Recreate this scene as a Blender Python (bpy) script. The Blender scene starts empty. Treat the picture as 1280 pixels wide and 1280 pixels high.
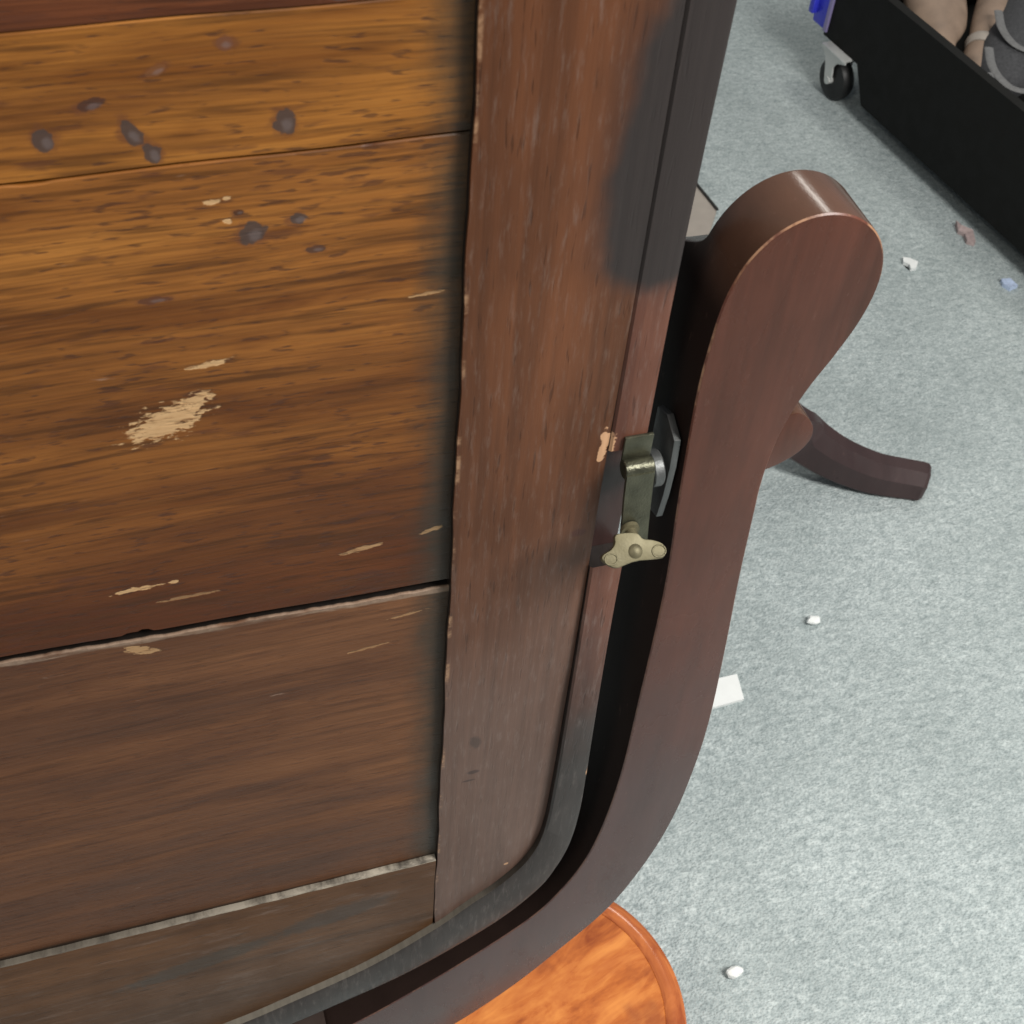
import bpy, bmesh, math, random
from mathutils import Vector, Matrix
random.seed(7)
S = bpy.context.scene
COL = S.collection

# ---------------------------------------------------------------- camera
cd = bpy.data.cameras.new('camera'); cam = bpy.data.objects.new('camera', cd); COL.objects.link(cam)
rt = Vector((.956, .1756, -.2351)).normalized()
up = Vector((.0647, .6556, .7524)); up = (up - rt * up.dot(rt)).normalized()
aw = up.cross(rt)
# rows of the rotation: how the mirror's right / away / up directions read in the camera
cam.matrix_world = Matrix.Translation((0, -.30, 1.15)) @ Matrix((rt, aw, up)).to_4x4()
cd.sensor_width = 36; cd.lens = 47.45; cd.clip_start = .02; cd.clip_end = 100
cd.dof.use_dof = True; cd.dof.focus_distance = .62; cd.dof.aperture_fstop = 40
S.camera = cam

# ---------------------------------------------------------------- light
w = bpy.data.worlds.new('World'); S.world = w; w.use_nodes = True
w.node_tree.nodes['Background'].inputs[0].default_value = (.92, .96, 1, 1)
w.node_tree.nodes['Background'].inputs[1].default_value = .22

def lamp(name, loc, target, sx, sy, power, col):
    l = bpy.data.lights.new(name, 'AREA'); l.shape = 'RECTANGLE'; l.size = sx; l.size_y = sy
    l.energy = power; l.color = col
    o = bpy.data.objects.new(name, l); COL.objects.link(o)
    o.location = loc
    o.rotation_euler = (Vector(target) - Vector(loc)).to_track_quat('-Z', 'Y').to_euler()
    return o
lamp('ceiling_or_fill_lamp', (1.70, 2.05, 2.6), (1.70, 2.06, 0), .40, 1.3, 19, (1, .96, .88))
lamp('ceiling_or_fill_lamp', (1.15, -.85, 1.95), (.85, -.65, 0), .5, 1.2, 66, (1, .97, .92))  # hung below the ceiling to steepen the light falloff on the carpet
lamp('ceiling_or_fill_lamp', (-1.3, -1.3, 2.6), (-.5, -.3, .6), .5, 1.2, 24, (1, .93, .82))  # added fill light for the mirror back, source unseen

S.render.engine = 'CYCLES'
S.view_settings.view_transform = 'Standard'
S.view_settings.look = 'None'
S.view_settings.exposure = 0.0
S.view_settings.gamma = 1

# ---------------------------------------------------------------- node helper
class NG:
    def __init__(s, name):
        s.m = bpy.data.materials.new(name); s.m.use_nodes = True
        s.t = s.m.node_tree; s.n = s.t.nodes; s.l = s.t.links
        s.b = s.n['Principled BSDF']
        s.co = s.n.new('ShaderNodeTexCoord').outputs['Object']
        sp = s.n.new('ShaderNodeSeparateXYZ'); s.l.new(s.co, sp.inputs[0])
        s.X, s.Y, s.Z = sp.outputs
    def put(s, sock, v):
        if isinstance(v, bpy.types.NodeSocket): s.l.new(v, sock)
        elif isinstance(v, (tuple, list)) and len(v) == 3 and sock.type == 'RGBA': sock.default_value = (*v, 1)
        else: sock.default_value = v
    def math(s, op, a, b=0, c=0):
        n = s.n.new('ShaderNodeMath'); n.operation = op
        s.put(n.inputs[0], a); s.put(n.inputs[1], b)
        if op in ('MULTIPLY_ADD', 'SMOOTH_MIN', 'SMOOTH_MAX'): s.put(n.inputs[2], c)
        return n.outputs[0]
    def add(s, a, b): return s.math('ADD', a, b)
    def sub(s, a, b): return s.math('SUBTRACT', a, b)
    def mul(s, a, b): return s.math('MULTIPLY', a, b)
    def step(s, v, lo, hi, a=0., b=1.):
        n = s.n.new('ShaderNodeMapRange'); n.interpolation_type = 'SMOOTHSTEP'
        s.put(n.inputs[0], v); s.put(n.inputs[1], lo); s.put(n.inputs[2], hi)
        s.put(n.inputs[3], a); s.put(n.inputs[4], b)
        return n.outputs[0]
    def mix(s, f, a, b, mode='MIX'):
        n = s.n.new('ShaderNodeMix'); n.data_type = 'RGBA'; n.blend_type = mode
        s.put(n.inputs['Factor'], f)
        s.put(n.inputs[6], a); s.put(n.inputs[7], b)
        return n.outputs[2]
    def scl(s, v, off=(0, 0, 0), co=None, rot=(0, 0, 0)):
        n = s.n.new('ShaderNodeMapping'); n.vector_type = 'POINT'
        s.l.new(co or s.co, n.inputs[0]); n.inputs['Scale'].default_value = v
        n.inputs['Location'].default_value = off; n.inputs['Rotation'].default_value = rot
        return n.outputs[0]
    def noise(s, vec, scale=1., det=3., rough=.5, dist=0.):
        n = s.n.new('ShaderNodeTexNoise'); s.l.new(vec, n.inputs['Vector'])
        n.inputs['Scale'].default_value = scale; n.inputs['Detail'].default_value = det
        n.inputs['Roughness'].default_value = rough; n.inputs['Distortion'].default_value = dist
        return n.outputs['Fac']
    def vor(s, vec, scale=1.):
        n = s.n.new('ShaderNodeTexVoronoi'); s.l.new(vec, n.inputs['Vector'])
        n.inputs['Scale'].default_value = scale
        return n.outputs['Distance'], n.outputs['Color']
    def ramp(s, f, stops):
        n = s.n.new('ShaderNodeValToRGB'); s.put(n.inputs[0], f)
        e = n.color_ramp.elements
        while len(e) < len(stops): e.new(.5)
        for i, (p, c) in enumerate(stops): e[i].position = p; e[i].color = (*c, 1)
        return n.outputs[0]
    def spot(s, x, z, rx, rz, ang=0., soft=.35, wob=.5, wsc=180., ragged=None):
        """mask of an irregular stain round (x, z) on the X-Z face"""
        dx = s.sub(s.X, x); dz = s.sub(s.Z, z)
        ca, sa = math.cos(ang), math.sin(ang)
        u = s.add(s.mul(dx, ca / rx), s.mul(dz, sa / rx)); v = s.add(s.mul(dx, -sa / rz), s.mul(dz, ca / rz))
        r = s.math('SQRT', s.add(s.mul(u, u), s.mul(v, v)))
        nz = s.noise(s.scl(ragged or (1, 1, 1), (x * 7, 0, z * 5)), wsc, 3, .6)
        r = s.add(r, s.mul(s.sub(nz, .5), wob * 2))
        return s.step(r, 1 - soft, 1 + soft, 1., 0.)
    def bump(s, h, strength=.3, dist=.001, prev=None):
        n = s.n.new('ShaderNodeBump'); n.inputs['Strength'].default_value = strength
        n.inputs['Distance'].default_value = dist; s.l.new(h, n.inputs['Height'])
        if prev is not None: s.l.new(prev, n.inputs['Normal'])
        return n.outputs[0]
    def out(s, col, rough, normal=None, metal=0., spec=.5, coat=0., coatr=.2):
        s.put(s.b.inputs['Base Color'], col); s.put(s.b.inputs['Roughness'], rough)
        s.put(s.b.inputs['Metallic'], metal); s.put(s.b.inputs['Specular IOR Level'], spec)
        s.put(s.b.inputs['Coat Weight'], coat); s.put(s.b.inputs['Coat Roughness'], coatr)
        if normal is not None: s.l.new(normal, s.b.inputs['Normal'])
        return s.m

def plain(name, col, rough=.5, metal=0., spec=.5, nscale=60, amt=.25, bump=.1):
    g = NG(name)
    n = g.noise(g.scl((1, 1, 1)), nscale, 4)
    c = g.mix(n, tuple(v * (1 - amt) for v in col), tuple(min(1, v * (1 + amt)) for v in col))
    fine = g.noise(g.scl((1, 1, 1)), nscale * 8, 3)
    r = g.step(n, .3, .7, rough - .08, rough + .08)
    return g.out(c, r, g.bump(fine, bump, .0005), metal, spec)

# ------- back boards: old varnished mahogany, grain along X
def board_mat(name, lo, mid, hi, off, fleck=1., top=None, chips=(), spots=(), grime=True, scuff=0., raw_edge=None, fade=None, foot=False, streak=1.):
    g = NG(name)
    warp = g.noise(g.scl((6, 1, 22), off), 1, 2)
    # slightly sloping, wavy grain
    cz = g.add(g.Z, g.mul(warp, .010))
    cmb = g.n.new('ShaderNodeCombineXYZ'); g.put(cmb.inputs[0], g.X); g.put(cmb.inputs[1], off[0]); g.put(cmb.inputs[2], cz)
    gc = cmb.outputs[0]
    band = g.noise(g.scl((5, 1, 48), off, gc), 1, 5, .62, .4)
    fine = g.noise(g.scl((40, 1, 900), off, gc), 1, 4, .6)
    broad = g.noise(g.scl((7, 1, 16), (3.3, off[1], 1.7), gc), 1, 3, .55)
    f = g.add(g.add(g.mul(band, .62), g.mul(fine, .22)), g.mul(broad, .26))
    c = g.ramp(f, [(.36, lo), (.53, mid), (.70, hi)])
    if fade:     # varnish darkened down the board to carry the panel's shade
        z0, z1, tint = fade
        wob = g.add(g.Z, g.mul(g.sub(broad, .5), .10))
        c = g.mix(g.step(wob, z0, z1, 1., 0.), c, tint, 'MULTIPLY')
    wide = g.noise(g.scl((9, 1, 75), (off[0], 3, 4), gc), 1, 4, .6, .6)
    c = g.mix(g.step(wide, .50, .68, 0., .72 * streak), c, tuple(v * .42 * k for v, k in zip(mid, (1, .8, .7))))
    # long thin darker streaks
    st = g.noise(g.scl((22, 1, 330), (1.7, 0, 5.1), gc), 1, 3, .55)
    c = g.mix(g.mul(g.step(st, .50, .68), .60 * streak), c, tuple(v * .35 for v in lo))
    lines = g.noise(g.scl((5, 1, 800), (6, 0, 3), gc), 1, 3, .6)
    c = g.mix(g.step(lines, .42, .66, 0., .38 * streak), c, tuple(v * .45 for v in lo))
    # short pore flecks
    fk = g.noise(g.scl((115, 1, 620), (off[2], 0, 2.2), gc), 1, 2, .5)
    dens = g.noise(g.scl((14, 1, 26), (0, 0, 9.1)), 1, 2)
    fl = g.step(g.add(fk, g.mul(g.sub(dens, .5), .28)), .58, .71)
    c = g.mix(g.mul(fl, .62 * fleck), c, (.045, .017, .010))
    fk2 = g.noise(g.scl((48, 1, 260), (4.4, 0, off[2]), gc), 1, 3, .55)
    c = g.mix(g.mul(g.step(g.add(fk2, g.mul(g.sub(dens, .5), .2)), .60, .72), .55 * fleck), c, (.06, .021, .012))
    grain = g.noise(g.scl((60, 60, 500)), 1, 3)
    rr = g.step(band, .3, .7, .36, .56)
    if scuff:
        sc = g.noise(g.scl((30, 1, 190), (8, 0, 2)), 1, 4, .7)
        c = g.mix(g.mul(g.step(sc, .66, .76), scuff), c, (.36, .27, .22))
    if grime:
        gx = g.add(g.X, g.mul(g.sub(g.noise(g.scl((40, 1, 22)), 1, 5, .7), .5), .022)); gx = g.add(gx, g.mul(g.sub(fine, .5), .008))
        c = g.mix(g.mul(g.step(gx, .074, .091), .82), c, (.026, .024, .018))
    if foot: c = g.mix(g.step(g.add(g.Z, g.mul(g.sub(band, .5), .002)), .5212, .5250, .9, 0.), c, (.010, .008, .006))
    for sp in spots:
        x, z, rx, rz, an = sp[:5]; col = sp[5] if len(sp) > 5 else (.050, .036, .032)
        m = g.spot(x, z, rx * .82, rz * .82, an, .09, .85, 260)
        rx, rz = rx * .80, rz * .80
        ring = g.spot(x, z, rx * 1.3, rz * 1.2, an, .35, 1.2, 200)
        c = g.mix(g.mul(ring, .6), c, (.10, .035, .016))
        c = g.mix(g.mul(m, .85), c, col)
        hl = g.spot(x + .0006, z - rz * .25, rx * .5, rz * .5, an, .5, .6, 500)
        c = g.mix(g.mul(hl, .30), c, (.17, .14, .14))
    h = g.add(g.mul(fine, .5), g.mul(fl, -.6))
    for x, z, rx, rz, an, a in chips:
        m = g.spot(x, z, rx, rz, an, .14, 1.5, 230, (1, 1, 2.6))
        tone = g.noise(g.scl((110, 1, 560)), 1, 4, .65)
        m = g.mul(m, g.step(tone, .30, .46, .35, 1.))
        c = g.mix(g.mul(m, a), c, g.mix(tone, (.33, .18, .075), (.58, .39, .21)))
        h = g.add(h, g.mul(m, -2.))
        rr = g.add(g.mul(rr, g.sub(1., g.mul(m, .9))), g.mul(m, .7))
    if raw_edge:   # splintered pale edge along the gap
        z0, slope, wd = raw_edge
        d = g.sub(g.add(g.mul(g.X, slope), z0), g.Z)
        d = g.add(d, g.mul(g.sub(g.noise(g.scl((60, 1, 420)), 1, 5, .65), .5), .0050))
        m = g.step(d, wd * .6, wd, 1., 0.)
        tone = g.noise(g.scl((300, 1, 200), (4, 0, 0)), 1, 5, .7)
        gaps = g.noise(g.scl((34, 1, 160), (5, 0, 0)), 1, 4, .65)
        m = g.mul(m, g.step(gaps, .36, .56, .25, 1.))
        c = g.mix(g.mul(m, .8), c, g.mix(tone, (.07, .045, .032), (.36, .26, .19)))
        c = g.mix(g.step(g.Y, .0042, .0050), c, (.008, .006, .005))  # shade deep in the gap painted near-black
    n = g.bump(h, .35, .0006)
    n = g.bump(grain, .12, .0008, n)
    return g.out(c, rr, n, 0, .22)

# ------- stile and rail: grain along Z (stile) or X (rail)
def frame_mat(name, lo, hi, vertical=True, patch=False, low_tint=None, edge_x=None, dusty=0., chips=(), spots=(), side=None, side_y=(.0006, .0014)):
    g = NG(name)
    a = (330, 60, 9) if vertical else (9, 60, 330)
    b = (60, 20, 3.2) if vertical else (3.2, 20, 60)
    p = (560, 60, 60) if vertical else (60, 60, 560)
    fine = g.noise(g.scl(a, (2, 3, 4)), 1, 4, .6)
    band = g.noise(g.scl(b, (5, 1, 2)), 1, 4, .6, .5)
    pore = g.step(g.noise(g.scl(p, (1, 1, 7)), 1, 2), .61, .70)
    c = g.ramp(g.add(g.mul(fine, .4), g.mul(band, .6)), [(.34, lo), (.68, hi)])
    cloud = g.noise(g.scl((16, 16, 11)), 1, 4, .6)
    c = g.mix(g.step(cloud, .35, .7, 0., .35), c, tuple(v * .5 for v in lo))
    c = g.mix(g.mul(pore, .45), c, tuple(v * .3 for v in lo))
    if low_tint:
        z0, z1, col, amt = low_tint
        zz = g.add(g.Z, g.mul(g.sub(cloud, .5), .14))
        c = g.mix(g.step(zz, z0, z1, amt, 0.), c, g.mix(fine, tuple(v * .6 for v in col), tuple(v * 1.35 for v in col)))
    rr = g.step(cloud, .3, .7, .34, .52)
    if dusty:
        d = g.noise(g.scl((420, 60, 60), (3, 3, 3)) if vertical else g.scl((26, 60, 150)), 1, 5, .7)
        c = g.mix(g.mul(g.step(d, .50, .74), dusty), c, (.27, .235, .215))
    if patch:     # big scorched stain running off the top
        wx = g.mul(g.sub(g.noise(g.scl((22, 1, 22), (0, 0, 3)), 1, 4, .6), .5), .020)
        x = g.add(g.X, wx)
        # left boundary of the stain, further left in the middle of its height
        zc = g.sub(g.Z, .905); bulge = g.mul(g.mul(zc, zc), 1.6)
        left = g.add(bulge, .1338)
        m1 = g.step(g.sub(x, left), -.0035, .0050)
        # rounded lower end
        zb = g.add(g.mul(g.math('POWER', g.math('MAXIMUM', g.sub(.1560, g.X), 0.), 2.), 22.), .8790)
        zb = g.add(zb, g.mul(g.sub(g.noise(g.scl((60, 1, 40)), 1, 4), .5), .016))
        m2 = g.step(g.sub(g.Z, zb), -.004, .007)
        m = g.mul(m1, m2)
        halo = g.mul(g.step(g.sub(x, left), -.016, .004), g.step(g.sub(g.Z, zb), -.012, .006))
        c = g.mix(g.mul(halo, .35), c, (.045, .024, .020))
        blk = g.mix(fine, (.014, .012, .012), (.036, .029, .028))
        c = g.mix(g.mul(m, .97), c, blk)
        rr = g.add(rr, g.mul(m, .06))
    if edge_x is not None:   # rubbed arris
        d = g.math('ABSOLUTE', g.sub(g.X, edge_x))
        en = g.noise(g.scl((50, 50, 60)), 1, 4, .7)
        c = g.mix(g.mul(g.mul(g.step(d, .0004, .0014, 1., 0.), g.step(en, .50, .66)), .7), c, (.40, .24, .14))
    for x, z, rx, rz, an, col in spots:
        c = g.mix(g.mul(g.spot(x, z, rx, rz, an, .3, .5, 300), .7), c, col)
    for x, z, rx, rz, an in chips:
        m = g.spot(x, z, rx, rz, an, .12, 1.1, 330)
        c = g.mix(g.mul(m, .95), c, g.mix(fine, (.36, .19, .10), (.60, .37, .22)))
    if side:
        zs, dark, pale = side
        sd = g.step(g.Y, side_y[0], side_y[1])
        dn = g.noise(g.scl((160, 160, 160)), 1, 4, .65)
        sc = g.mix(g.step(g.Z, zs - .05, zs + .03), g.mix(g.step(dn, .38, .60), dark, pale), dark)
        c = g.mix(sd, c, sc)
    h = g.add(fine, g.mul(pore, -.7))
    return g.out(c, rr, g.bump(h, .22, .0006), 0, .24)

M = {}
M['board_top'] = board_mat('board_top', (.055, .018, .009), (.120, .036, .013), (.20, .065, .020), (1.3, 4.1, 2.0), .8,
                           spots=[(.058, .9845, .004, .0022, 0)])
M['board_upper'] = board_mat('board_upper', (.13, .045, .010), (.27, .104, .018), (.39, .162, .031), (5.1, 0.4, 3.1), 1.,
    spots=[(-.0159, .9531, .0032, .0040, 0), (.0050, .9525, .0026, .0048, .4), (.0092, .9462, .0026, .0040, .35), (.0432, .9510, .0034, .0046, 0),
           (-.0034, .9616, .0042, .0019, .25, (.05, .022, .015)), (.0299, .9745, .0026, .0020, 0, (.12, .048, .024)),
           (.013, .969, .0036, .0014, .4, (.14, .055, .02))])
M['board_middle'] = board_mat('board_middle', (.105, .036, .008), (.225, .083, .016), (.34, .137, .027), (2.2, 7.7, 1.1), 1.,
    fade=(.755, .905, (.30, .21, .26)), scuff=.35,
    spots=[(.0323, .9177, .0040, .0044, -.6), (.0452, .9205, .0032, .0023, 0), (.0496, .9094, .0030, .0013, 0, (.06, .03, .02)),
           (.029, .9250, .0016, .0010, 0, (.05, .02, .01)), (.004, .899, .005, .0014, 0, (.08, .03, .015))],
    chips=[(.0005, .8512, .0112, .0062, .35, .95), (.0104, .8590, .0042, .0024, .5, .95), (.0161, .8722, .0046, .0011, .1, .9),
           (.0105, .8718, .0014, .0009, 0, .8), (.0150, .8595, .0014, .0016, 0, .85),
           (.0220, .9293, .0022, .0008, .1, .9), (.0267, .9300, .0012, .0006, 0, .9), (.0262, .9225, .0012, .0009, 0, .9),
           (-.0190, .7743, .0078, .0011, .05, .95), (-.0060, .7747, .0014, .0008, 0, .9), (.0600, .7738, .0075, .0010, .12, .55),
           (-.002, .7652, .009, .0008, .0, .35), (.082, .8875, .005, .0006, .1, .5), (.086, .7772, .0035, .0010, .2, .45)])
M['board_lower'] = board_mat('board_lower', (.052, .019, .008), (.100, .039, .016), (.155, .066, .028), (9.2, 2.2, 6.1), .45,  # darker tone also stands for the shade low on the panel
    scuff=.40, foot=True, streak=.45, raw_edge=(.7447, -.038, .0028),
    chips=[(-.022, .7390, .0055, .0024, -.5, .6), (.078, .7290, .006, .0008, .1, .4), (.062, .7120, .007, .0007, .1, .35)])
M['stile'] = frame_mat('stile_wood', (.066, .024, .010), (.145, .052, .021), True, True, (.60, .80, (.120, .080, .066), .74), .0932, .20,  # low tint paints the carpet's grey sheen into the lower stile
    spots=[(.108, .6020, .0028, .0016, 0, (.03, .02, .02)), (.106, .5950, .0030, .0008, 0, (.03, .02, .02)),
           (.142, .7640, .003, .002, 0, (.06, .02, .015)), (.108, .628, .0025, .005, .2, (.05, .035, .03))],
    chips=[(.1468, .8130, .0017, .0050, .1), (.1462, .8070, .0015, .0050, -.15), (.1476, .8140, .0020, .0022, 0), (.1305, .4985, .0012, .0010, 0)], side=(0, (.014, .010, .008), (.014, .010, .008)))
M['rail'] = frame_mat('rail_wood', (.052, .022, .008), (.108, .046, .016), False, False, None, None, .16,
    spots=[(.04, .487, .03, .008, .2, (.04, .03, .024)), (-.03, .470, .04, .007, .2, (.035, .028, .022))])
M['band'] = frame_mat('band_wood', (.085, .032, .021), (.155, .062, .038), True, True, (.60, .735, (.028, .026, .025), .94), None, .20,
    chips=[(.1480, .8110, .0026, .0055, 0), (.1640, .8790, .0010, .0030, 0), (.1650, .583, .0008, .0035, 0)])
M['band_side'] = frame_mat('band_groove', (.012, .009, .008), (.022, .016, .014), True, False, (.43, .53, (.16, .145, .12), .9))
def ledge_mat():
    g = NG('worn_ledge')
    n = g.noise(g.scl((60, 1, 300)), 1, 5, .7)
    n2 = g.noise(g.scl((16, 1, 16), (3, 0, 1)), 1, 4, .6)
    k = g.mul(g.step(g.add(g.X, g.mul(g.sub(n2, .5), .16)), -.11, .10, .25, 1.), g.step(n, .30, .62))
    c = g.mix(k, (.040, .033, .026), (.30, .265, .215))
    return g.out(c, .6, g.bump(n, .5, .0008), 0, .2)
M['rail_edge'] = ledge_mat()

def yoke_mat(name, lo, hi, rough=(.26, .42), wear=True, sides=False, edge=False):
    g = NG(name); sd = 0.
    fine = g.noise(g.scl((220, 90, 22), (2, 3, 4)), 1, 4, .6)
    band = g.noise(g.scl((26, 10, 5)), 1, 3, .6, .6)
    cloud = g.noise(g.scl((13, 13, 9), (4, 4, 1)), 1, 4, .6)
    c = g.ramp(g.add(g.mul(fine, .3), g.add(g.mul(band, .35), g.mul(cloud, .35))), [(.36, lo), (.66, hi)])
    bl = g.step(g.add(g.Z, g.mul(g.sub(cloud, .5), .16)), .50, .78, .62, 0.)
    c = g.mix(bl, c, g.mix(band, (.042, .029, .030), (.085, .060, .062)))  # sheen of the carpet on the lower yoke painted as a greyer tint
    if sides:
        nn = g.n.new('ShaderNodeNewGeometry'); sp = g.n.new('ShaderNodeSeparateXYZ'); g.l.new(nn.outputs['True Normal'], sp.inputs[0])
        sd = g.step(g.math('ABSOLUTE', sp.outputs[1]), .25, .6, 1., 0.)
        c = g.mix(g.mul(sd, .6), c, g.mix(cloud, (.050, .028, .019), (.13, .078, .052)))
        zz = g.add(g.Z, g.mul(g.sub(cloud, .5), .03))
        m = g.mul(g.mul(sd, g.step(zz, .862, .897, 1., 0.)), g.step(g.X, .190, .206, 1., 0.))  # shade of the gap painted dark on the arm's inner side
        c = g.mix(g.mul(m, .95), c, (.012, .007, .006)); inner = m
    if wear:
        d = g.noise(g.scl((160, 160, 60)), 1, 4, .7)
        c = g.mix(g.mul(g.step(d, .62, .78), .22), c, (.24, .15, .12))
    if edge:
        e = g.step(g.noise(g.scl((1, 1, 1), (2, 2, 2)), 75, 4, .65), .42, .58)
        e = g.mul(e, g.step(g.Z, .74, .85, .25, 1.))
        c = g.mix(g.mul(e, .8), c, (.34, .19, .11))
    spec = g.add(g.mul(sd, .22), g.sub(.26, g.mul(inner, .40))) if sides else .3
    rr = g.step(cloud, .3, .7, *rough)
    smear = g.noise(g.scl((70, 70, 28), (9, 1, 1)), 1, 4, .65)
    rr = g.add(rr, g.mul(g.step(smear, .5, .7), .10))
    if sides: rr = g.mul(rr, g.sub(1., g.mul(sd, .35)))
    if sides: rr = g.math('MAXIMUM', rr, g.mul(inner, .8))
    return g.out(c, rr, g.bump(g.add(fine, g.mul(cloud, .6)), .12, .0008), 0, spec, .04, .3)
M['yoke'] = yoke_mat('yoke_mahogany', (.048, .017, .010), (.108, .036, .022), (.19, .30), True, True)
M['block'] = plain('grey_brown_block', (.050, .035, .030), .5, 0, .3, 60, .3, .15)
M['yoke_edge'] = yoke_mat('yoke_rubbed_edge', (.070, .022, .014), (.135, .045, .028), (.22, .34), True, False, True)
M['yoke_inside'] = plain('shaded_inside_wood', (.018, .010, .008), .75, 0, .10, 60, .3, .15)  # shade inside the bow put into the wood colour
M['dark_wood'] = yoke_mat('dark_mahogany', (.018, .008, .007), (.042, .016, .013))
M['inner_dark'] = plain('dark_backing', (.012, .010, .009), .8)
M['glass'] = plain('mirror_silver', (.85, .87, .87), .03, 1., .5, 5, .02, 0.)
M['steel'] = plain('dull_plate_metal', (.095, .094, .066), .38, .75, .5, 140, .7, .35)
M['dark_steel'] = plain('dark_steel', (.10, .11, .11), .5, .6, .5, 120, .4, .3)
M['grey_steel'] = plain('grey_steel', (.12, .125, .125), .5, .7, .5, 120, .3, .25)
M['brass'] = plain('aged_brass', (.135, .120, .072), .58, .55, .35, 150, .6, .15)

def table_mat():
    g = NG('orange_yew')
    ca, sa = math.cos(.30), math.sin(.30)
    gc = g.scl((1, 1, 1), (0, 0, 0), None, (0, 0, -.35))
    w1 = g.noise(g.scl((13, 40, 4), (2, 5, 1), gc), 1, 5, .6, 1.6)
    w2 = g.noise(g.scl((45, 230, 30), (7, 1, 1), gc), 1, 4, .6, .8)
    bl = g.noise(g.scl((24, 26, 20), (1, 8, 2), gc), 1, 3, .6, 1.2)
    c = g.ramp(g.add(g.add(g.mul(w1, .6), g.mul(w2, .18)), g.mul(bl, .26)), [(.36, (.25, .052, .014)), (.50, (.48, .135, .028)), (.66, (.66, .235, .050))])
    c = g.mix(g.mul(g.step(g.noise(g.scl((20, 16, 1), (3, 3, 0)), 1, 3), .58, .70), .45), c, (.20, .045, .018))
    return g.out(c, g.step(w1, .3, .7, .20, .34), g.bump(w2, .08, .0006), 0, .5, .5, .12)
M['table'] = table_mat()
def table_rim():
    g = NG('orange_rim')
    w1 = g.noise(g.scl((30, 30, 300)), 1, 4, .6, .8)
    c = g.ramp(w1, [(.35, (.30, .068, .020)), (.68, (.54, .165, .045))])
    return g.out(c, .24, g.bump(w1, .05, .0006), 0, .5, .5, .12)
M['rim'] = table_rim()

def carpet():
    g = NG('grey_carpet')
    a = g.noise(g.scl((1, 1, 1)), 260, 3, .6)
    b = g.noise(g.scl((1, 1, 1), (3, 3, 3), None, (0, 0, .6)), 105, 4, .6)
    d, vc = g.vor(g.scl((1, 1.5, 1)), 380)
    big = g.noise(g.scl((1, 1, 1), (1, 7, 3)), 5, 6, .65)
    fl = g.noise(g.scl((60, 150, 60), (1, 2, 8), None, (0, 0, .8)), 1, 3, .6, .5)
    f = g.add(g.add(g.mul(a, .34), g.mul(b, .26)), g.add(g.mul(d, .14), g.mul(fl, .27)))
    c = g.ramp(f, [(.34, (.22, .265, .270)), (.47, (.375, .430, .434)), (.64, (.60, .66, .655))])
    c = g.mix(g.step(big, .35, .7, 0., .38), c, (.21, .25, .25))
    lint = g.step(g.noise(g.scl((1, 1, 1), (9, 2, 3)), 130, 2, .5), .735, .76)
    c = g.mix(g.mul(lint, .5), c, (.62, .64, .62))
    h = g.add(g.add(g.mul(a, .7), g.mul(b, .6)), g.add(g.mul(d, -.5), g.mul(fl, .7)))
    return g.out(c, .95, g.bump(h, .6, .004), 0, .1)
M['carpet'] = carpet()
M['paper'] = plain('white_paper', (.80, .82, .81), .7, 0, .3, 90, .05, .3)
M['tan_card'] = plain('pale_card', (.36, .32, .28), .7, 0, .3, 60, .15, .2)
M['black_line'] = plain('dark_cord', (.03, .03, .028), .6)
M['black_panel'] = plain('black_board', (.011, .011, .010), .75, 0, .2, 40, .35, .3)
M['wheel'] = plain('black_rubber', (.010, .010, .010), .5)
M['zinc'] = plain('zinc_bracket', (.62, .63, .61), .45, .25, .5, 60, .15, .2)
M['blue'] = plain('blue_plastic', (.045, .055, .62), .35, 0, .5, 40, .25, .1)
M['blue_pale'] = plain('pale_lilac_plastic', (.28, .24, .45), .4, 0, .5, 40, .25, .1)
M['last'] = plain('pale_beech', (.27, .195, .145), .6, 0, .3, 30, .45, .5)
M['shoe'] = plain('dark_grey_mesh', (.065, .066, .070), .85, 0, .2, 260, .6, .6)
M['shoe_trim'] = plain('mid_grey_trim', (.17, .17, .17), .7, 0, .2, 200, .35, .4)
M['pink_scrap'] = plain('pinkish_scrap', (.42, .33, .32), .7, 0, .3, 200, .4, .3)
M['blue_scrap'] = plain('bluish_plastic_scrap', (.50, .60, .80), .3, 0, .5, 200, .25, .3)

# ---------------------------------------------------------------- mesh helpers
def link(name, bm, mat, parent=None, smooth=True, angle=35):
    me = bpy.data.meshes.new(name)
    bmesh.ops.recalc_face_normals(bm, faces=bm.faces[:])
    bm.to_mesh(me); bm.free()
    mats = mat if isinstance(mat, (list, tuple)) else [mat]
    for m in mats: me.materials.append(m)
    if smooth:
        for p in me.polygons: p.use_smooth = True
        me.set_sharp_from_angle(angle=math.radians(angle))
    o = bpy.data.objects.new(name, me); COL.objects.link(o)
    if parent:
        o.parent = parent
        # vertices are written in place coordinates: cancel the parents' offset
        off = Vector(); p = parent
        while p is not None: off += p.location; p = p.parent
        o.location = -off
    return o
def thing(name, label, cat, loc, group=None):
    o = bpy.data.objects.new(name, None); COL.objects.link(o); o.location = loc
    o.empty_display_size = .05
    o['label'] = label; o['category'] = cat
    if group: o['group'] = group
    return o
def tag(o, label, cat, group=None):
    o['label'] = label; o['category'] = cat
    if group: o['group'] = group
    return o
def structure(o): o['kind'] = 'structure'; return o

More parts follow.
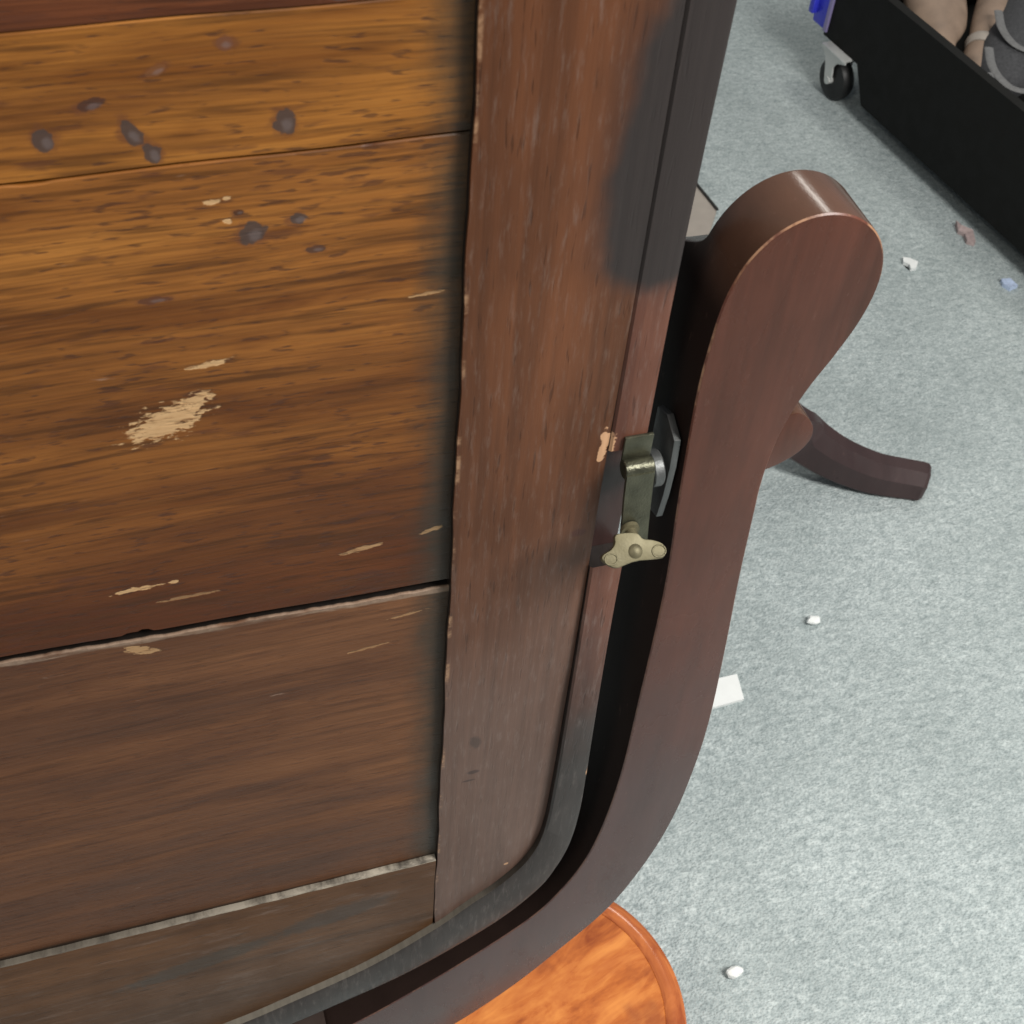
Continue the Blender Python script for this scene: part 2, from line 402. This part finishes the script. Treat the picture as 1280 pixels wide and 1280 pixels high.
def cr(pts, n=8, closed=False):
    """Catmull-Rom through 2-D / 3-D points"""
    P = [Vector(p) for p in pts]; out = []
    N = len(P); rng = range(N if closed else N - 1)
    for i in rng:
        p1, p2 = P[i], P[(i + 1) % N]
        p0 = P[(i - 1) % N] if closed or i > 0 else p1 * 2 - p2
        p3 = P[(i + 2) % N] if closed or i + 2 < N else p2 * 2 - p1
        for k in range(n):
            t = k / n
            out.append(.5 * ((2 * p1) + (p2 - p0) * t + (2 * p0 - 5 * p1 + 4 * p2 - p3) * t * t + (3 * p1 - p0 - 3 * p2 + p3) * t ** 3))
    if not closed: out.append(P[-1])
    return out
def resample(P, n):
    L = [0]
    for a, b in zip(P, P[1:]): L.append(L[-1] + (b - a).length)
    out = []; j = 0
    for k in range(n):
        d = L[-1] * k / (n - 1)
        while j < len(L) - 2 and L[j + 1] < d: j += 1
        t = (d - L[j]) / max(1e-9, L[j + 1] - L[j]); out.append(P[j].lerp(P[j + 1], min(1, t)))
    return out

def prism(outline, y0, y1, bev=0., seg=2, M4=None, bev_back=True, wave=0.):
    """outline in X-Z extruded from y0 (facing the camera) to y1, arrises rounded"""
    bm = bmesh.new()
    a = [bm.verts.new((p[0], y0, p[1])) for p in outline]
    b = [bm.verts.new((p[0], y1, p[1])) for p in outline]
    n = len(a)
    fa = bm.faces.new(a); fb = bm.faces.new(b[::-1])
    for i in range(n): bm.faces.new((a[i], b[i], b[(i + 1) % n], a[(i + 1) % n]))
    bmesh.ops.recalc_face_normals(bm, faces=bm.faces[:])
    if bev:
        ed = list(fa.edges) + (list(fb.edges) if bev_back else [])
        bmesh.ops.bevel(bm, geom=ed, offset=bev, segments=seg, profile=.6, affect='EDGES', clamp_overlap=True)
    big = [f for f in bm.faces if len(f.verts) > 4]
    bmesh.ops.triangulate(bm, faces=big)
    if M4 is not None: bm.transform(M4)
    return bm
def box(c, s, M4=None, bev=.0):
    bm = bmesh.new(); bmesh.ops.create_cube(bm, size=1)
    for v in bm.verts: v.co = Vector((v.co.x * s[0] + c[0], v.co.y * s[1] + c[1], v.co.z * s[2] + c[2]))
    if bev: bmesh.ops.bevel(bm, geom=bm.edges[:], offset=bev, segments=2, profile=.5, affect='EDGES')
    if M4 is not None: bm.transform(M4)
    return bm
def join(*bms):
    out = bmesh.new()
    for b in bms:
        me = bpy.data.meshes.new('tmp'); b.to_mesh(me); b.free(); out.from_mesh(me); bpy.data.meshes.remove(me)
    return out
def lathe(profile, center, axis='Z', seg=48):
    """profile: (radius, height) list"""
    bm = bmesh.new(); rings = []
    for r, h in profile:
        ring = []
        for k in range(seg):
            a = 2 * math.pi * k / seg
            u, v = r * math.cos(a), r * math.sin(a)
            co = {'Z': (u, v, h), 'X': (h, u, v), 'Y': (u, h, v)}[axis]
            ring.append(bm.verts.new(Vector(co) + Vector(center)))
        rings.append(ring)
    for a, b in zip(rings, rings[1:]):
        for k in range(seg): bm.faces.new((a[k], a[(k + 1) % seg], b[(k + 1) % seg], b[k]))
    bm.faces.new(rings[0][::-1]); bm.faces.new(rings[-1])
    return bm
def sweep(path, sizes, updir=(0, 0, 1), prof=None):
    """closed cross-section swept along a 3-D path; sizes = (width, height) per point"""
    prof = prof or [(math.cos(2 * math.pi * k / 12), math.sin(2 * math.pi * k / 12)) for k in range(12)]
    bm = bmesh.new(); rings = []
    for i, p in enumerate(path):
        t = (path[min(i + 1, len(path) - 1)] - path[max(i - 1, 0)]).normalized()
        side = t.cross(Vector(updir)).normalized(); u = side.cross(t).normalized()
        w_, h_ = sizes[i]
        rings.append([bm.verts.new(p + side * (a * w_ / 2) + u * (b * h_ / 2)) for a, b in prof])
    n = len(prof)
    for a, b in zip(rings, rings[1:]):
        for k in range(n): bm.faces.new((a[k], a[(k + 1) % n], b[(k + 1) % n], b[k]))
    bm.faces.new(rings[0][::-1]); bm.faces.new(rings[-1])
    return bm

def at(x, y, z):  # a point of the picture brought down to height z above the floor
    v = cam.matrix_world.to_3x3() @ Vector(((x - 640) / 1687, (640 - y) / 1687, -1)); c = cam.location if False else cam.matrix_world.translation
    return c + v * ((z - c.z) / v.z)

# ================================================================ floor
bm = bmesh.new(); bmesh.ops.create_grid(bm, x_segments=2, y_segments=2, size=6)
structure(link('carpet', bm, M['carpet'], smooth=False))

# ================================================================ the mirror in its yoke
XC = -.14; ZC = .80
mirror = thing('swing_mirror', 'old varnished wooden swing mirror seen from the back, held in a dark mahogany yoke', 'mirror', (XC, .012, 0))
XS = .0929                                          # inner edge of the stile
groove = [(.1485, .80), (.1490, .70), (.1490, .62), (.1489, .575), (.1482, .540), (.1455, .517), (.1390, .4985), (.1270, .4810),
          (.1111, .4655), (.0919, .4460), (.0557, .4190), (.0098, .3975), (-.0226, .3850), (-.08, .3700), (-.14, .3650)]
outer = [(.1635, .80), (.1637, .70), (.1650, .62), (.1660, .575), (.1665, .540), (.1645, .508), (.1590, .4830), (.1503, .4610),
         (.1265, .4310), (.0800, .3960), (.0316, .3735), (.0032, .3630), (-.04, .3520), (-.09, .3440), (-.14, .3420)]
GC = cr(groove, 8); OC = cr(outer, 8)
def full(Q):      # quarter curve -> closed outline, mirrored in x about XC and z about ZC
    q = list(Q)
    lr = q + [Vector((2 * XC - p.x, p.y)) for p in reversed(q[:-1])]
    return lr + [Vector((p.x, 2 * ZC - p.y)) for p in reversed(lr[1:-1])]
# carcass and glass
link('carcass', prism(full(OC), .0085, .046, .0015), M['dark_wood'], mirror)
gl = [Vector((XC + (p.x - XC) * .90, ZC + (p.y - ZC) * .93)) for p in full(OC)]
link('mirror_glass', prism(gl, .0462, .048, 0), M['glass'], mirror, False)
def below(Q, x0):   # part of the quarter curve to the right of x0, ending exactly on it
    out = []
    for a, b in zip(Q, Q[1:]):
        out.append(a)
        if a.x >= x0 > b.x and b.y < .5:
            t = (a.x - x0) / (a.x - b.x); out.append(a.lerp(b, t)); return out
    return out
gr = below(GC, XS)
gz = gr[-1].y
# stiles (right, and its twin on the far side), rails
right = [(p.x - .0002, p.y) for p in gr]
def wob(x, z, k=1.): return x + .0003 * math.sin(z * 61 * k) + .0002 * math.sin(z * 173)
inner_edge = [(wob(XS, gz + (2 * ZC - 2 * gz) * t / 60), gz + (2 * ZC - 2 * gz) * t / 60) for t in range(61)]
stile_out = right + inner_edge + [(p[0], 2 * ZC - p[1]) for p in reversed(right[1:])]
link('stile', prism(stile_out, 0, .0082, .0007), M['stile'], mirror)
link('stile', prism([(2 * XC - x, z) for x, z in stile_out], 0, .0082, .0007), M['stile'], mirror)
ZP = .5200                                          # lower edge of the sunk panel
rest = [p for p in GC if p.x < XS - .0003 and p.y < .5]
low = [(XS - .0002, gz)] + [(p.x, p.y) for p in rest]
low = low + [(2 * XC - x, z) for x, z in reversed(low[:-1])]
rail_top = [(2 * XC - XS + .0002, ZP - .0005), (-.2, ZP - .0002), (-.05, ZP - .0010), (.02, ZP + .0002), (XS - .0002, ZP + .0010)]
link('bottom_rail', prism(low + rail_top, .0004, .0082, .0009), M['rail'], mirror)
link('top_rail', prism([(x, 2 * ZC - z) for x, z in low + rail_top], .0004, .0082, .0009), M['rail'], mirror)
# worn pale arris lying on the ledge under the sunk panel
led = []
for k in range(40):
    t = k / 39; x = -.13 + (XS - .0006 + .13) * t
    led.append(Vector((x, .0028, ZP - .0002 + .0010 * max(0, (x + .05) / .143) + .0002 * math.sin(x * 300))))
link('ledge_moulding', sweep(led, [(.0052, .0007 + .0025 * (k / 39) ** 1.5) for k in range(40)]), M['rail_edge'], mirror)

# boards of the sunk panel
def board(zl0, zl1, zr0, zr1, y0, mat, jag=0., label=None, notch=0.):
    """left/right heights of the lower and upper edge"""
    xl, xr = 2 * XC - XS - .003, XS + .003
    n = 260; lo = []; hi = []
    for k in range(n + 1):
        t = k / n; x = xl + (xr - xl) * t
        j = jag * (random.random() - .5)
        dent = notch * math.exp(-((x + .0215) / .0045) ** 4)
        lo.append((x, zl0 + (zr0 - zl0) * t + .0002 * math.sin(x * 90) + dent * (1 + .4 * math.sin(x * 900))))
        hi.append((x, zl1 + (zr1 - zl1) * t + .0002 * math.sin(x * 90) + j - dent * .3 + (.0003 * math.sin(x * 410) * math.sin(x * 133) if jag else 0)))
    o = link('board', prism(lo + hi[::-1], y0, y0 + .0045, .0004, 1), mat, mirror)
    if label: o['label'] = label
    return o
def zl(s, zr): return zr - s * (2 * XS - 2 * XC)     # height at the left end for slope s
board(.9822, 2 * ZC - ZP + .002, .9822, 2 * ZC - ZP + .002, .0036, M['board_top'], 0, 'reddish brown back board at the top')
board(.9421, .9820, .9421, .9820, .0036, M['board_upper'], 0, 'light amber back board with dark nail stains')
s1 = -.030
board(zl(s1, .7458), .9415, .7458, .9415, .0036, M['board_middle'], 0, 'amber back board with a pale chip', .0016)
s2 = -.038
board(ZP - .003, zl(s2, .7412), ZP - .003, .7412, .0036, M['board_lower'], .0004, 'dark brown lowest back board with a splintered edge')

# raised band round the frame, cut out behind the pivot fitting
NN = 150
gq = resample(GC, NN); oq = resample(OC, NN)
def band(pairs, name='edge_band'):
    bm = bmesh.new(); rings = []
    for a, b in pairs:
        h = -.0004 - .0036 * min(1, max(0, (.86 - a.y) / .26))
        prof = [(0, .0084), (0, h + .0008), (.06, h), (.80, h), (.93, h + .0009), (1., h + .003), (1., .0084)]
        rings.append([bm.verts.new((a.x + (b.x - a.x) * s, y, a.y + (b.y - a.y) * s)) for s, y in prof])
    n = len(rings[0])
    for a, b in zip(rings, rings[1:]):
        for k in range(n - 1): bm.faces.new((a[k], a[k + 1], b[k + 1], b[k]))
    for r in (rings[0], rings[-1]): bm.faces.new(r).material_index = 1
    faces = {f for r_ in zip(rings, rings[1:]) for f in r_[0][0].link_faces if r_[0][1] in f.verts and r_[1][0] in f.verts}
    for f in faces: f.material_index = 1
    return link(name, bm, [M['band'], M['band_side']], mirror)
def seg(z0, z1):
    n = 40
    return [(Vector((.1485, z0 + (z1 - z0) * k / n)), Vector((.1635, z0 + (z1 - z0) * k / n))) for k in range(n + 1)]
qt = list(zip(gq, oq))
mx = [(Vector((2 * XC - a.x, a.y)), Vector((2 * XC - b.x, b.y))) for a, b in reversed(qt[:-1])]
def cut(a, b): return [p for p in qt if p[0].y < b]
lower = [(Vector((.1487, .7430)), Vector((.1636, .7430)))] + [p for p in qt if p[0].y < .742]
band(lower + mx)
upper = [(Vector((a.x, 2 * ZC - a.y)), Vector((b.x, 2 * ZC - b.y))) for a, b in reversed(mx)]
upper += [(Vector((a.x, 2 * ZC - a.y)), Vector((b.x, 2 * ZC - b.y))) for a, b in reversed(qt)]
upper = [p for p in upper if p[0].y > .812 or p[0].x < 0]
upper += [(Vector((.1485, .8075)), Vector((.1635, .8075)))]
band(upper)

# ---------------------------------------------------------------- yoke
yin = [(-.14, .2740), (-.06, .2860), (0, .3060), (.047, .3330), (.0741, .3520), (.1122, .3830), (.1488, .4190), (.1660, .4480), (.1770, .4800),
       (.1830, .5200), (.1858, .5700), (.1856, .6298), (.1848, .7141), (.1812, .7750), (.1789, .8256), (.1794, .8515), (.1812, .8700), (.1855, .8835),
       (.1925, .8930), (.2015, .8985), (.2116, .8998), (.2220, .8965), (.2310, .8890), (.2365, .8785), (.2382, .8660), (.2360, .8515),
       (.2303, .8360), (.2240, .8220), (.2192, .8070), (.2165, .7903), (.2160, .7701), (.2168, .7557), (.2192, .7145), (.2238, .6548), (.2272, .5997),
       (.2274, .5550), (.2244, .5050), (.2160, .4580), (.2000, .4080), (.1738, .3640), (.1458, .3240), (.1109, .2870), (.06, .2480), (0, .2200), (-.07, .2020), (-.14, .1960)]
R_ = cr(yin, 6)
yoke_outline = [(p.x, p.y) for p in R_] + [(2 * XC - p.x, p.y) for p in reversed(R_[1:-1])]
YT = .0245
bm = prism(yoke_outline, 0, YT, .0014, 3)
for v in bm.verts:      # the arms are deeper than the rounded heads
    if v.co.y > .012:
        t = min(1, max(0, (.878 - v.co.z) / .022)); v.co.y += .024 * t * t * (3 - 2 * t)
bm.normal_update()
for f in bm.faces:      # inside of the bow: its shade is put into a darker, duller material
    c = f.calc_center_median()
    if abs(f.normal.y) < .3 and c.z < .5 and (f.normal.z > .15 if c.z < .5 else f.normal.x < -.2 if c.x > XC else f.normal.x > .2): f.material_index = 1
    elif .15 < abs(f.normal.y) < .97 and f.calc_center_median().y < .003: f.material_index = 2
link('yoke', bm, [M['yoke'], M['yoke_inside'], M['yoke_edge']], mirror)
# central block of the yoke, a touch higher than the arms
blk = [(p.x, p.y + .0030) for p in cr(yin[:4], 8) if p.x < .034]
blk = blk + [(p.x, p.y - .010) for p in cr(yin[:4], 8) if p.x < .034][::-1]
blk = blk + [(2 * XC - x, z) for x, z in blk[::-1]]
fl = [(p.x, p.y + .0032) for p in cr(yin[:4], 8) if p.x < .034]
top_c = [(2 * XC - x, z) for x, z in reversed(fl)] + fl[1:]
bot_c = [(x, z - .012) for x, z in top_c]
link('yoke_block', prism(top_c + bot_c[::-1], .0012, YT + .001, .0005), M['block'], mirror)
# rounded lobe low on the outside of the arm head
lobe = [(.2120, .8040), (.2190, .8075), (.2235, .8080), (.2280, .8045), (.2318, .7985), (.2322, .7920), (.2290, .7860), (.2230, .7815), (.2165, .7790), (.2120, .7780)]
link('scroll_lobe', prism([(p.x, p.y) for p in cr(lobe, 5)], .0012, .0200, .0012), M['yoke'], mirror)
# pedestal of the mirror
link('column', lathe([(.030, .205), (.034, .195), (.026, .180), (.020, .150), (.030, .110), (.038, .085), (.036, .060), (.028, .050)], (XC, .012, 0)), M['dark_wood'], mirror)
for a in (-100, 20, 140):
    d = Vector((math.cos(math.radians(a)), math.sin(math.radians(a)), 0)); o0 = Vector((XC, .012, 0))
    pts = cr([o0 + d * .02 + Vector((0, 0, .095)), o0 + d * .08 + Vector((0, 0, .085)), o0 + d * .15 + Vector((0, 0, .04)), o0 + d * .20 + Vector((0, 0, .0135))], 6)
    link('leg', sweep(pts, [(.024, .026)] * len(pts), prof=[(-.8, -1), (.8, -1), (1, -.8), (1, .8), (.8, 1), (-.8, 1), (-1, .8), (-1, -.8)]), M['dark_wood'], mirror)

# ---------------------------------------------------------------- pivot fitting (parts of the mirror)
fit = link('pivot_bracket', join(
    box((.1588, -.0018, .8085), (.0108, .0014, .0120), None, .0004),
    lathe([(.0033, .1534), (.0036, .1537), (.0036, .1641), (.0033, .1644)], (0, -.0046, .8008), 'X', 28)), M['steel'], mirror)
arm_path = [Vector((.1588, -.0078, .8010)), Vector((.1588, -.0086, .7930)), Vector((.1592, -.0098, .7800)), Vector((.1596, -.0112, .7680)), Vector((.1600, -.0130, .7590))]
link('strap', sweep(cr(arm_path, 5), [(.0106, .0016)] * (5 * 4 + 1), (0, -1, 0), [(-1, -1), (1, -1), (1, 1), (-1, 1)]), M['steel'], mirror)
W0 = Vector((.1551, -.0215, .7749))
wn = Vector((0, -.62, .785)); wx = Vector((1, 0, 0)); wy = wn.cross(wx) * -1
wy = Vector((0, .785, .62))
WING = [(.0009,.0063),(.0031,.0044),(.0068,.0039),(.0105,.0026),(.0120,0),(.0105,-.0026),(.0061,-.0033),(.0009,-.0037),(-.0028,-.0048),(-.0069,-.0063),(-.0102,-.0052),(-.0124,-.0033),(-.0121,-.0015),(-.0091,.0004),(-.0076,.0026),(-.0073,.0056),(-.0036,.0065)]
WING = [(x * .984 + y * .18, y * .984 - x * .18) for x, y in WING]
Mw = Matrix(((1, 0, 0, W0.x), (0, -wn.y * -1 if False else .62 * 1.0, .785, W0.y), (0, -.785, .62, W0.z), (0, 0, 0, 1)))
# local axes: x = right, y = into the plate (away from the eye), z = up the plate
wing = link('thumb_nut', join(
    prism([(p.x, p.y) for p in cr(WING, 5, True)], -.0014, .0014, .0006, 2, Mw),
    lathe([(.0008, -.0024), (.0022, -.0019), (.0034, -.0008), (.0038, 0)], (0, 0, 0), 'Y', 24)), M['brass'], mirror)
wing.data.transform(Matrix.Identity(4))
# move the boss of the nut onto the plate
me = wing.data
for v in me.vertices:
    if v.co.length < .006: v.co = Mw @ (v.co + Vector((0, 0, -.0002)))
def ringpts(cx, cz, rx, rz, y, n=22): return [Mw @ Vector((cx + rx * math.cos(2 * math.pi * k / n), y, cz + rz * math.sin(2 * math.pi * k / n))) for k in range(n + 1)]
for cx, cz, rx, rz in ((.0089, -.0017, .0026, .0022), (-.0096, -.0014, .0024, .0020)):
    rp = ringpts(cx, cz, rx, rz, -.0015)
    link('cast_ring', sweep(rp, [(.0006, .0005)] * len(rp), tuple(wn), [(math.cos(k * 1.047), math.sin(k * 1.047)) for k in range(6)]), M['brass'], wing)
link('screw_stem', lathe([(.0022, -.0210), (.0022, -.0150), (.0036, -.0148), (.0036, -.0132), (.0022, -.0130), (.0022, -.0105)], (.1568, .002, .7755), 'Y', 24), M['brass'], mirror)
link('pivot_washer', lathe([(.0066, .1658), (.0070, .1663), (.0070, .1694), (.0066, .1699)], (0, .0000, .7935), 'X', 36), M['grey_steel'], mirror)
link('pivot_pin', lathe([(.003, .158), (.003, .1690)], (0, .0020, .7935), 'X', 16), M['dark_steel'], mirror)
def yz_plate(pts, x0, x1, bev):
    # outline in Y-Z, thickness along X
    M4 = Matrix(((0, 1, 0, 0), (1, 0, 0, 0), (0, 0, 1, 0), (0, 0, 0, 1)))
    return prism(pts, x0, x1, bev, 2, M4)
link('yoke_plate', yz_plate([(.0200, .8040), (.0120, .8075), (.0026, .8030), (.0016, .7900), (.0020, .7740), (.0036, .7600), (.0120, .7570), (.0200, .7600)], .1755, .1782, .0003), M['grey_steel'], mirror)

# ================================================================ round table under the yoke
TC = Vector((.1955, .048, 0)); TZ = .12
table = thing('round_stool', 'glossy orange-brown round wooden top, low under the curve of the mirror yoke', 'stool', (TC.x, TC.y, 0))
R0 = .116
link('stool_top', lathe([(.060, TZ - .019), (R0 - .024, TZ - .018), (R0 - .018, TZ - .0022), (R0 - .0175, TZ - .0018), (R0 - .0185, TZ - .0008), (.001, TZ - .0008)], TC, seg=96), M['table'], table)
link('moulded_rim', lathe([(R0 - .020, TZ - .020), (R0 - .006, TZ - .020), (R0 - .001, TZ - .015), (R0, TZ - .010), (R0 - .0015, TZ - .0045), (R0 - .0055, TZ - .0012), (R0 - .0105, TZ + .0004), (R0 - .0150, TZ + .0002), (R0 - .0178, TZ - .0010), (R0 - .0182, TZ - .004)], TC, seg=96), M['rim'], table)
link('pedestal', lathe([(.055, 0), (.055, .010), (.040, .018), (.018, .030), (.016, .060), (.024, .080), (.050, .1005)], TC, seg=48), M['rim'], table)

# ================================================================ tripod base behind the yoke
BC = Vector((.610, .770, 0))
base = thing('tripod_base', 'dark mahogany splayed leg of a low stand on the carpet behind the yoke', 'stand', tuple(BC))
link('hub', lathe([(.026, .060), (.034, .075), (.034, .120), (.026, .130), (.020, .135), (.024, .140), (.010, .144)], BC, seg=36), M['dark_wood'], base)
legp = [Vector((.630, .745, .100)), at(975, 522, .085), at(1008, 548, .060), at(1045, 571, .040), at(1088, 588, .026), at(1125, 595, .0215), at(1146, 598, .0205), at(1158, 601, .0200)]
LP = cr(legp, 7)
sz = []
for i in range(len(LP)):
    t = i / (len(LP) - 1); k = 1 if t < .95 else 1 - (t - .95) * 3.5
    sz.append(((.034 + .006 * t) * k, (.068 - .052 * t + .023 * t * t) * k))
octp = [(-.75, -1), (.75, -1), (1, -.8), (1, .35), (.45, 1), (-.45, 1), (-1, .35), (-1, -.8)]
def rotz(o, c, a):
    me = o.data.copy(); me.transform(Matrix.Translation(c) @ Matrix.Rotation(a, 4, 'Z') @ Matrix.Translation(-c)); return me
l0 = link('leg', sweep(LP, sz, prof=octp), M['dark_wood'], base, True, 25)
for a in (125, 235):
    o = l0.copy(); COL.objects.link(o); o.parent = base; o.data = rotz(l0, BC, math.radians(a))

# ================================================================ black trolley at upper right
A = Vector((1.0935, 1.410, 0)); d = Vector((.15, -.9887, 0)).normalized(); e = Vector((.9887, .15, 0)).normalized()
LN, WD, ZB, ZT = 1.15, .46, .082, .200
def TM():   # local x = along the side, y = outward from the room (across), z = up
    return Matrix(((d.x, e.x, 0, A.x), (d.y, e.y, 0, A.y), (0, 0, 1, 0), (0, 0, 0, 1)))
T = TM()
tro = thing('storage_trolley', 'low black open box trolley on castors at the upper right, holding shoes', 'trolley', tuple(A + d * LN / 2 + e * WD / 2))
Tp = T @ Matrix.Translation((0, 0, 0))
link('side_panel', prism([(0, ZT), (LN, ZT), (LN, ZB), (LN - .09, ZB), (LN - .12, .030), (.125, .030), (.092, ZB), (0, ZB)], 0, .016, .0015, 2, Tp), M['black_panel'], tro)
link('side_panel', box((LN / 2, WD - .008, (ZB + ZT) / 2), (LN, .016, ZT - ZB), T, .0015), M['black_panel'], tro)
link('end_panel', box((.008, WD / 2, (ZB + ZT) / 2), (.016, WD - .034, ZT - ZB - .002), T, .0015), M['black_panel'], tro)
link('end_panel', box((LN - .008, WD / 2, (ZB + ZT) / 2), (.016, WD - .034, ZT - ZB - .002), T, .0015), M['black_panel'], tro)
link('bottom_panel', box((LN / 2, WD / 2, ZB + .006), (LN - .034, WD - .034, .010), T, .001), M['black_panel'], tro)
def caster(lx, ly):
    f = [(-.030, .082), (.030, .082), (.031, .076), (.012, .068), (.006, .058), (.009, .040), (.002, .030), (-.008, .034), (-.012, .050), (-.018, .066), (-.031, .076)]
    Mc = T @ Matrix.Translation((lx, ly, 0))
    fork = join(prism(f, -.019, -.016, .0006, 1, Mc), prism(f, .016, .019, .0006, 1, Mc), box((0, 0, .0805), (.058, .044, .004), Mc, .0005))
    o = link('caster', fork, M['zinc'], tro)
    b = lathe([(.024, -.012), (.031, -.010), (.0335, -.005), (.0335, .005), (.031, .010), (.024, .012)], (0, 0, .0340), 'Y', 36); b.transform(Mc)
    wh = link('wheel', b, M['wheel'], o)
    b = lathe([(.006, -.0205), (.006, .0205)], (.001, 0, .0340), 'Y', 14); b.transform(Mc)
    link('axle', b, M['zinc'], o)
for lx, ly in ((.050, .006), (LN - .05, .006), (.050, WD - .03), (LN - .05, WD - .03)): caster(lx, ly)
gd = join(box((-.014, .004, .146), (.036, .012, .112), T, .003), box((-.030, -.006, .150), (.012, .012, .09), T, .003))
link('corner_guard', gd, M['blue'], tro)
link('guard_lip', box((.0045, -.0022, .146), (.009, .004, .112), T, .001), M['blue_pale'], tro)

# things in the trolley
def blob(path, radii, flat=1., n=20, up_=(0, 0, 1)):
    P = cr(path, 6); Rr = cr([(r, r * flat) for r in radii], 6)
    return sweep(P, [(2 * r.x, 2 * r.y) for r in Rr], up_, [(math.cos(2 * math.pi * k / n), math.sin(2 * math.pi * k / n)) for k in range(n)])
def tl(x, y, z): return T @ Vector((x, y, z))
zz = .155
o = link('shoe_last', join(
    blob([at(1186, 76, zz - .01), at(1183, 62, zz - .005), at(1178, 48, zz), at(1173, 30, zz), at(1169, 8, zz + .004), at(1166, -20, zz), at(1162, -50, zz), at(1160, -62, zz)], [.008, .013, .025, .042, .047, .046, .030, .006], .62),
    blob([at(1130, 25, zz - .012), at(1137, 14, zz), at(1152, -2, zz), at(1165, -18, zz)], [.004, .010, .016, .014], .7)), M['last'])
tag(o, 'broad pale tan wooden shoe last in the trolley, the left one', 'shoe last', 'tan wooden shoe lasts in the black trolley')
sec = link('shoe_last', join(
    blob([at(1214, 98, zz - .025), at(1219, 88, zz - .016), at(1226, 66, zz - .01), at(1228, 60, zz - .01)], [.012, .0215, .0235, .018], .8),
    blob([at(1226, 64, zz - .01), at(1232, 52, zz - .006), at(1240, 25, zz), at(1252, -10, zz), at(1256, -35, zz)], [.018, .025, .029, .030, .006], .8)), M['last'])
bandp = blob([at(1225, 64, zz - .009), at(1228, 58, zz - .008), at(1230, 54, zz - .007)], [.0225, .0262, .0235], .86)
link('dark_band', bandp, M['tan_card'], sec); o = sec
tag(o, 'narrow pale tan wooden shoe last in the trolley, beside the grey shoe', 'shoe last', 'tan wooden shoe lasts in the black trolley')
shoe = thing('shoe', 'dark grey patterned trainer lying in the black trolley at the right edge', 'shoe', tuple(at(1275, 70, .10)))
link('upper', blob([at(1242, 120, zz - .03), at(1248, 105, zz - .02), at(1262, 75, zz - .012), at(1283, 40, zz - .01), at(1300, -5, zz), at(1310, -40, zz)], [.010, .036, .052, .058, .054, .012], .8), M['shoe'], shoe)
for pp in ([(1236, 60), (1240, 82), (1252, 100), (1270, 112), (1300, 116)], [(1248, 14), (1252, 34), (1264, 52), (1280, 62), (1305, 70)], [(1235, 92), (1245, 112), (1262, 122), (1278, 138)]):
    P3 = cr([at(x, y, zz + .036 - .004 * i) for i, (x, y) in enumerate(pp)], 6)
    link('trim_band', sweep(P3, [(.013, .004)] * len(P3)), M['shoe_trim'], shoe)

# ================================================================ litter on the carpet
def flake(name, pts, mat, h, label, cat, curl=.0, group=None):
    bm = bmesh.new()
    P = [at(x, y, .003) for x, y in pts]
    top = [bm.verts.new(p + Vector((0, 0, h + curl * random.random()))) for p in P]
    bot = [bm.verts.new(p + Vector((0, 0, -.003))) for p in P]
    bm.faces.new(top); bm.faces.new(bot[::-1])
    n = len(P)
    for i in range(n): bm.faces.new((top[i], bot[i], bot[(i + 1) % n], top[(i + 1) % n]))
    bmesh.ops.triangulate(bm, faces=[f for f in bm.faces if len(f.verts) > 4])
    return tag(link(name, bm, mat, None, False), label, cat, group)
flake('paper_slip', [(880, 852), (921, 843), (930, 874), (886, 886)], M['paper'], .0004, 'white rectangular paper slip on the carpet, half under the yoke', 'paper', .0006)
flake('paper_scrap', [(1128, 323), (1137, 324), (1147, 329), (1145, 336), (1138, 337), (1136, 332), (1129, 329)], M['paper'], .002, 'small bent white paper scrap on the carpet near the yoke head', 'paper scrap', .001)
flake('plastic_scrap', [(1251, 350), (1262, 350), (1272, 358), (1262, 362), (1253, 356)], M['blue_scrap'], .002, 'tiny bluish white scrap at the trolley shadow by the right edge', 'scrap', .002)
flake('wrapper_scrap', [(1194, 279), (1200, 286), (1215, 291), (1218, 306), (1208, 303), (1205, 294), (1197, 290)], M['pink_scrap'], .003, 'crumpled pinkish white scrap in the edge of the trolley shadow', 'scrap', .004)
def wad(name, x, y, r, lab, cat):
    bm = bmesh.new(); bmesh.ops.create_icosphere(bm, subdivisions=2, radius=1)
    c = at(x, y, .006)
    for v in bm.verts:
        k = 1 + .35 * (random.random() - .5)
        v.co = c + Vector((v.co.x * r * k, v.co.y * r * .62 * k, v.co.z * r * .5 * k))
    return tag(link(name, bm, M['paper'], None, False), lab, cat)
wad('chewed_wad', 1017, 775, .0085, 'small white rounded wad on the carpet right of the yoke', 'wad')
wad('paper_fleck', 918, 1215, .0085, 'small white fleck on the carpet beside the orange round top', 'paper fleck')

card = thing('card_sheet', 'pale card corner on the carpet between mirror stile and yoke head', 'card', tuple(at(880, 270, 0)))
def slab(pts, z0, z1):
    bm = bmesh.new(); P = [at(x, y, z1) for x, y in pts]
    top = [bm.verts.new(p) for p in P]; bot = [bm.verts.new((p.x, p.y, z0)) for p in P]
    bm.faces.new(top); bm.faces.new(bot[::-1]); n = len(P)
    for i in range(n): bm.faces.new((top[i], bot[i], bot[(i + 1) % n], top[(i + 1) % n]))
    return bm
link('sheet', slab([(868, 228), (896, 262), (884, 300), (850, 300), (840, 250)], .0002, .010), M['tan_card'], card, False)
ed = [at(866, 224, .012), at(880, 241, .012), at(897, 262, .012)]
link('dark_edging', sweep(ed, [(.004, .004)] * 3), M['black_line'], card)
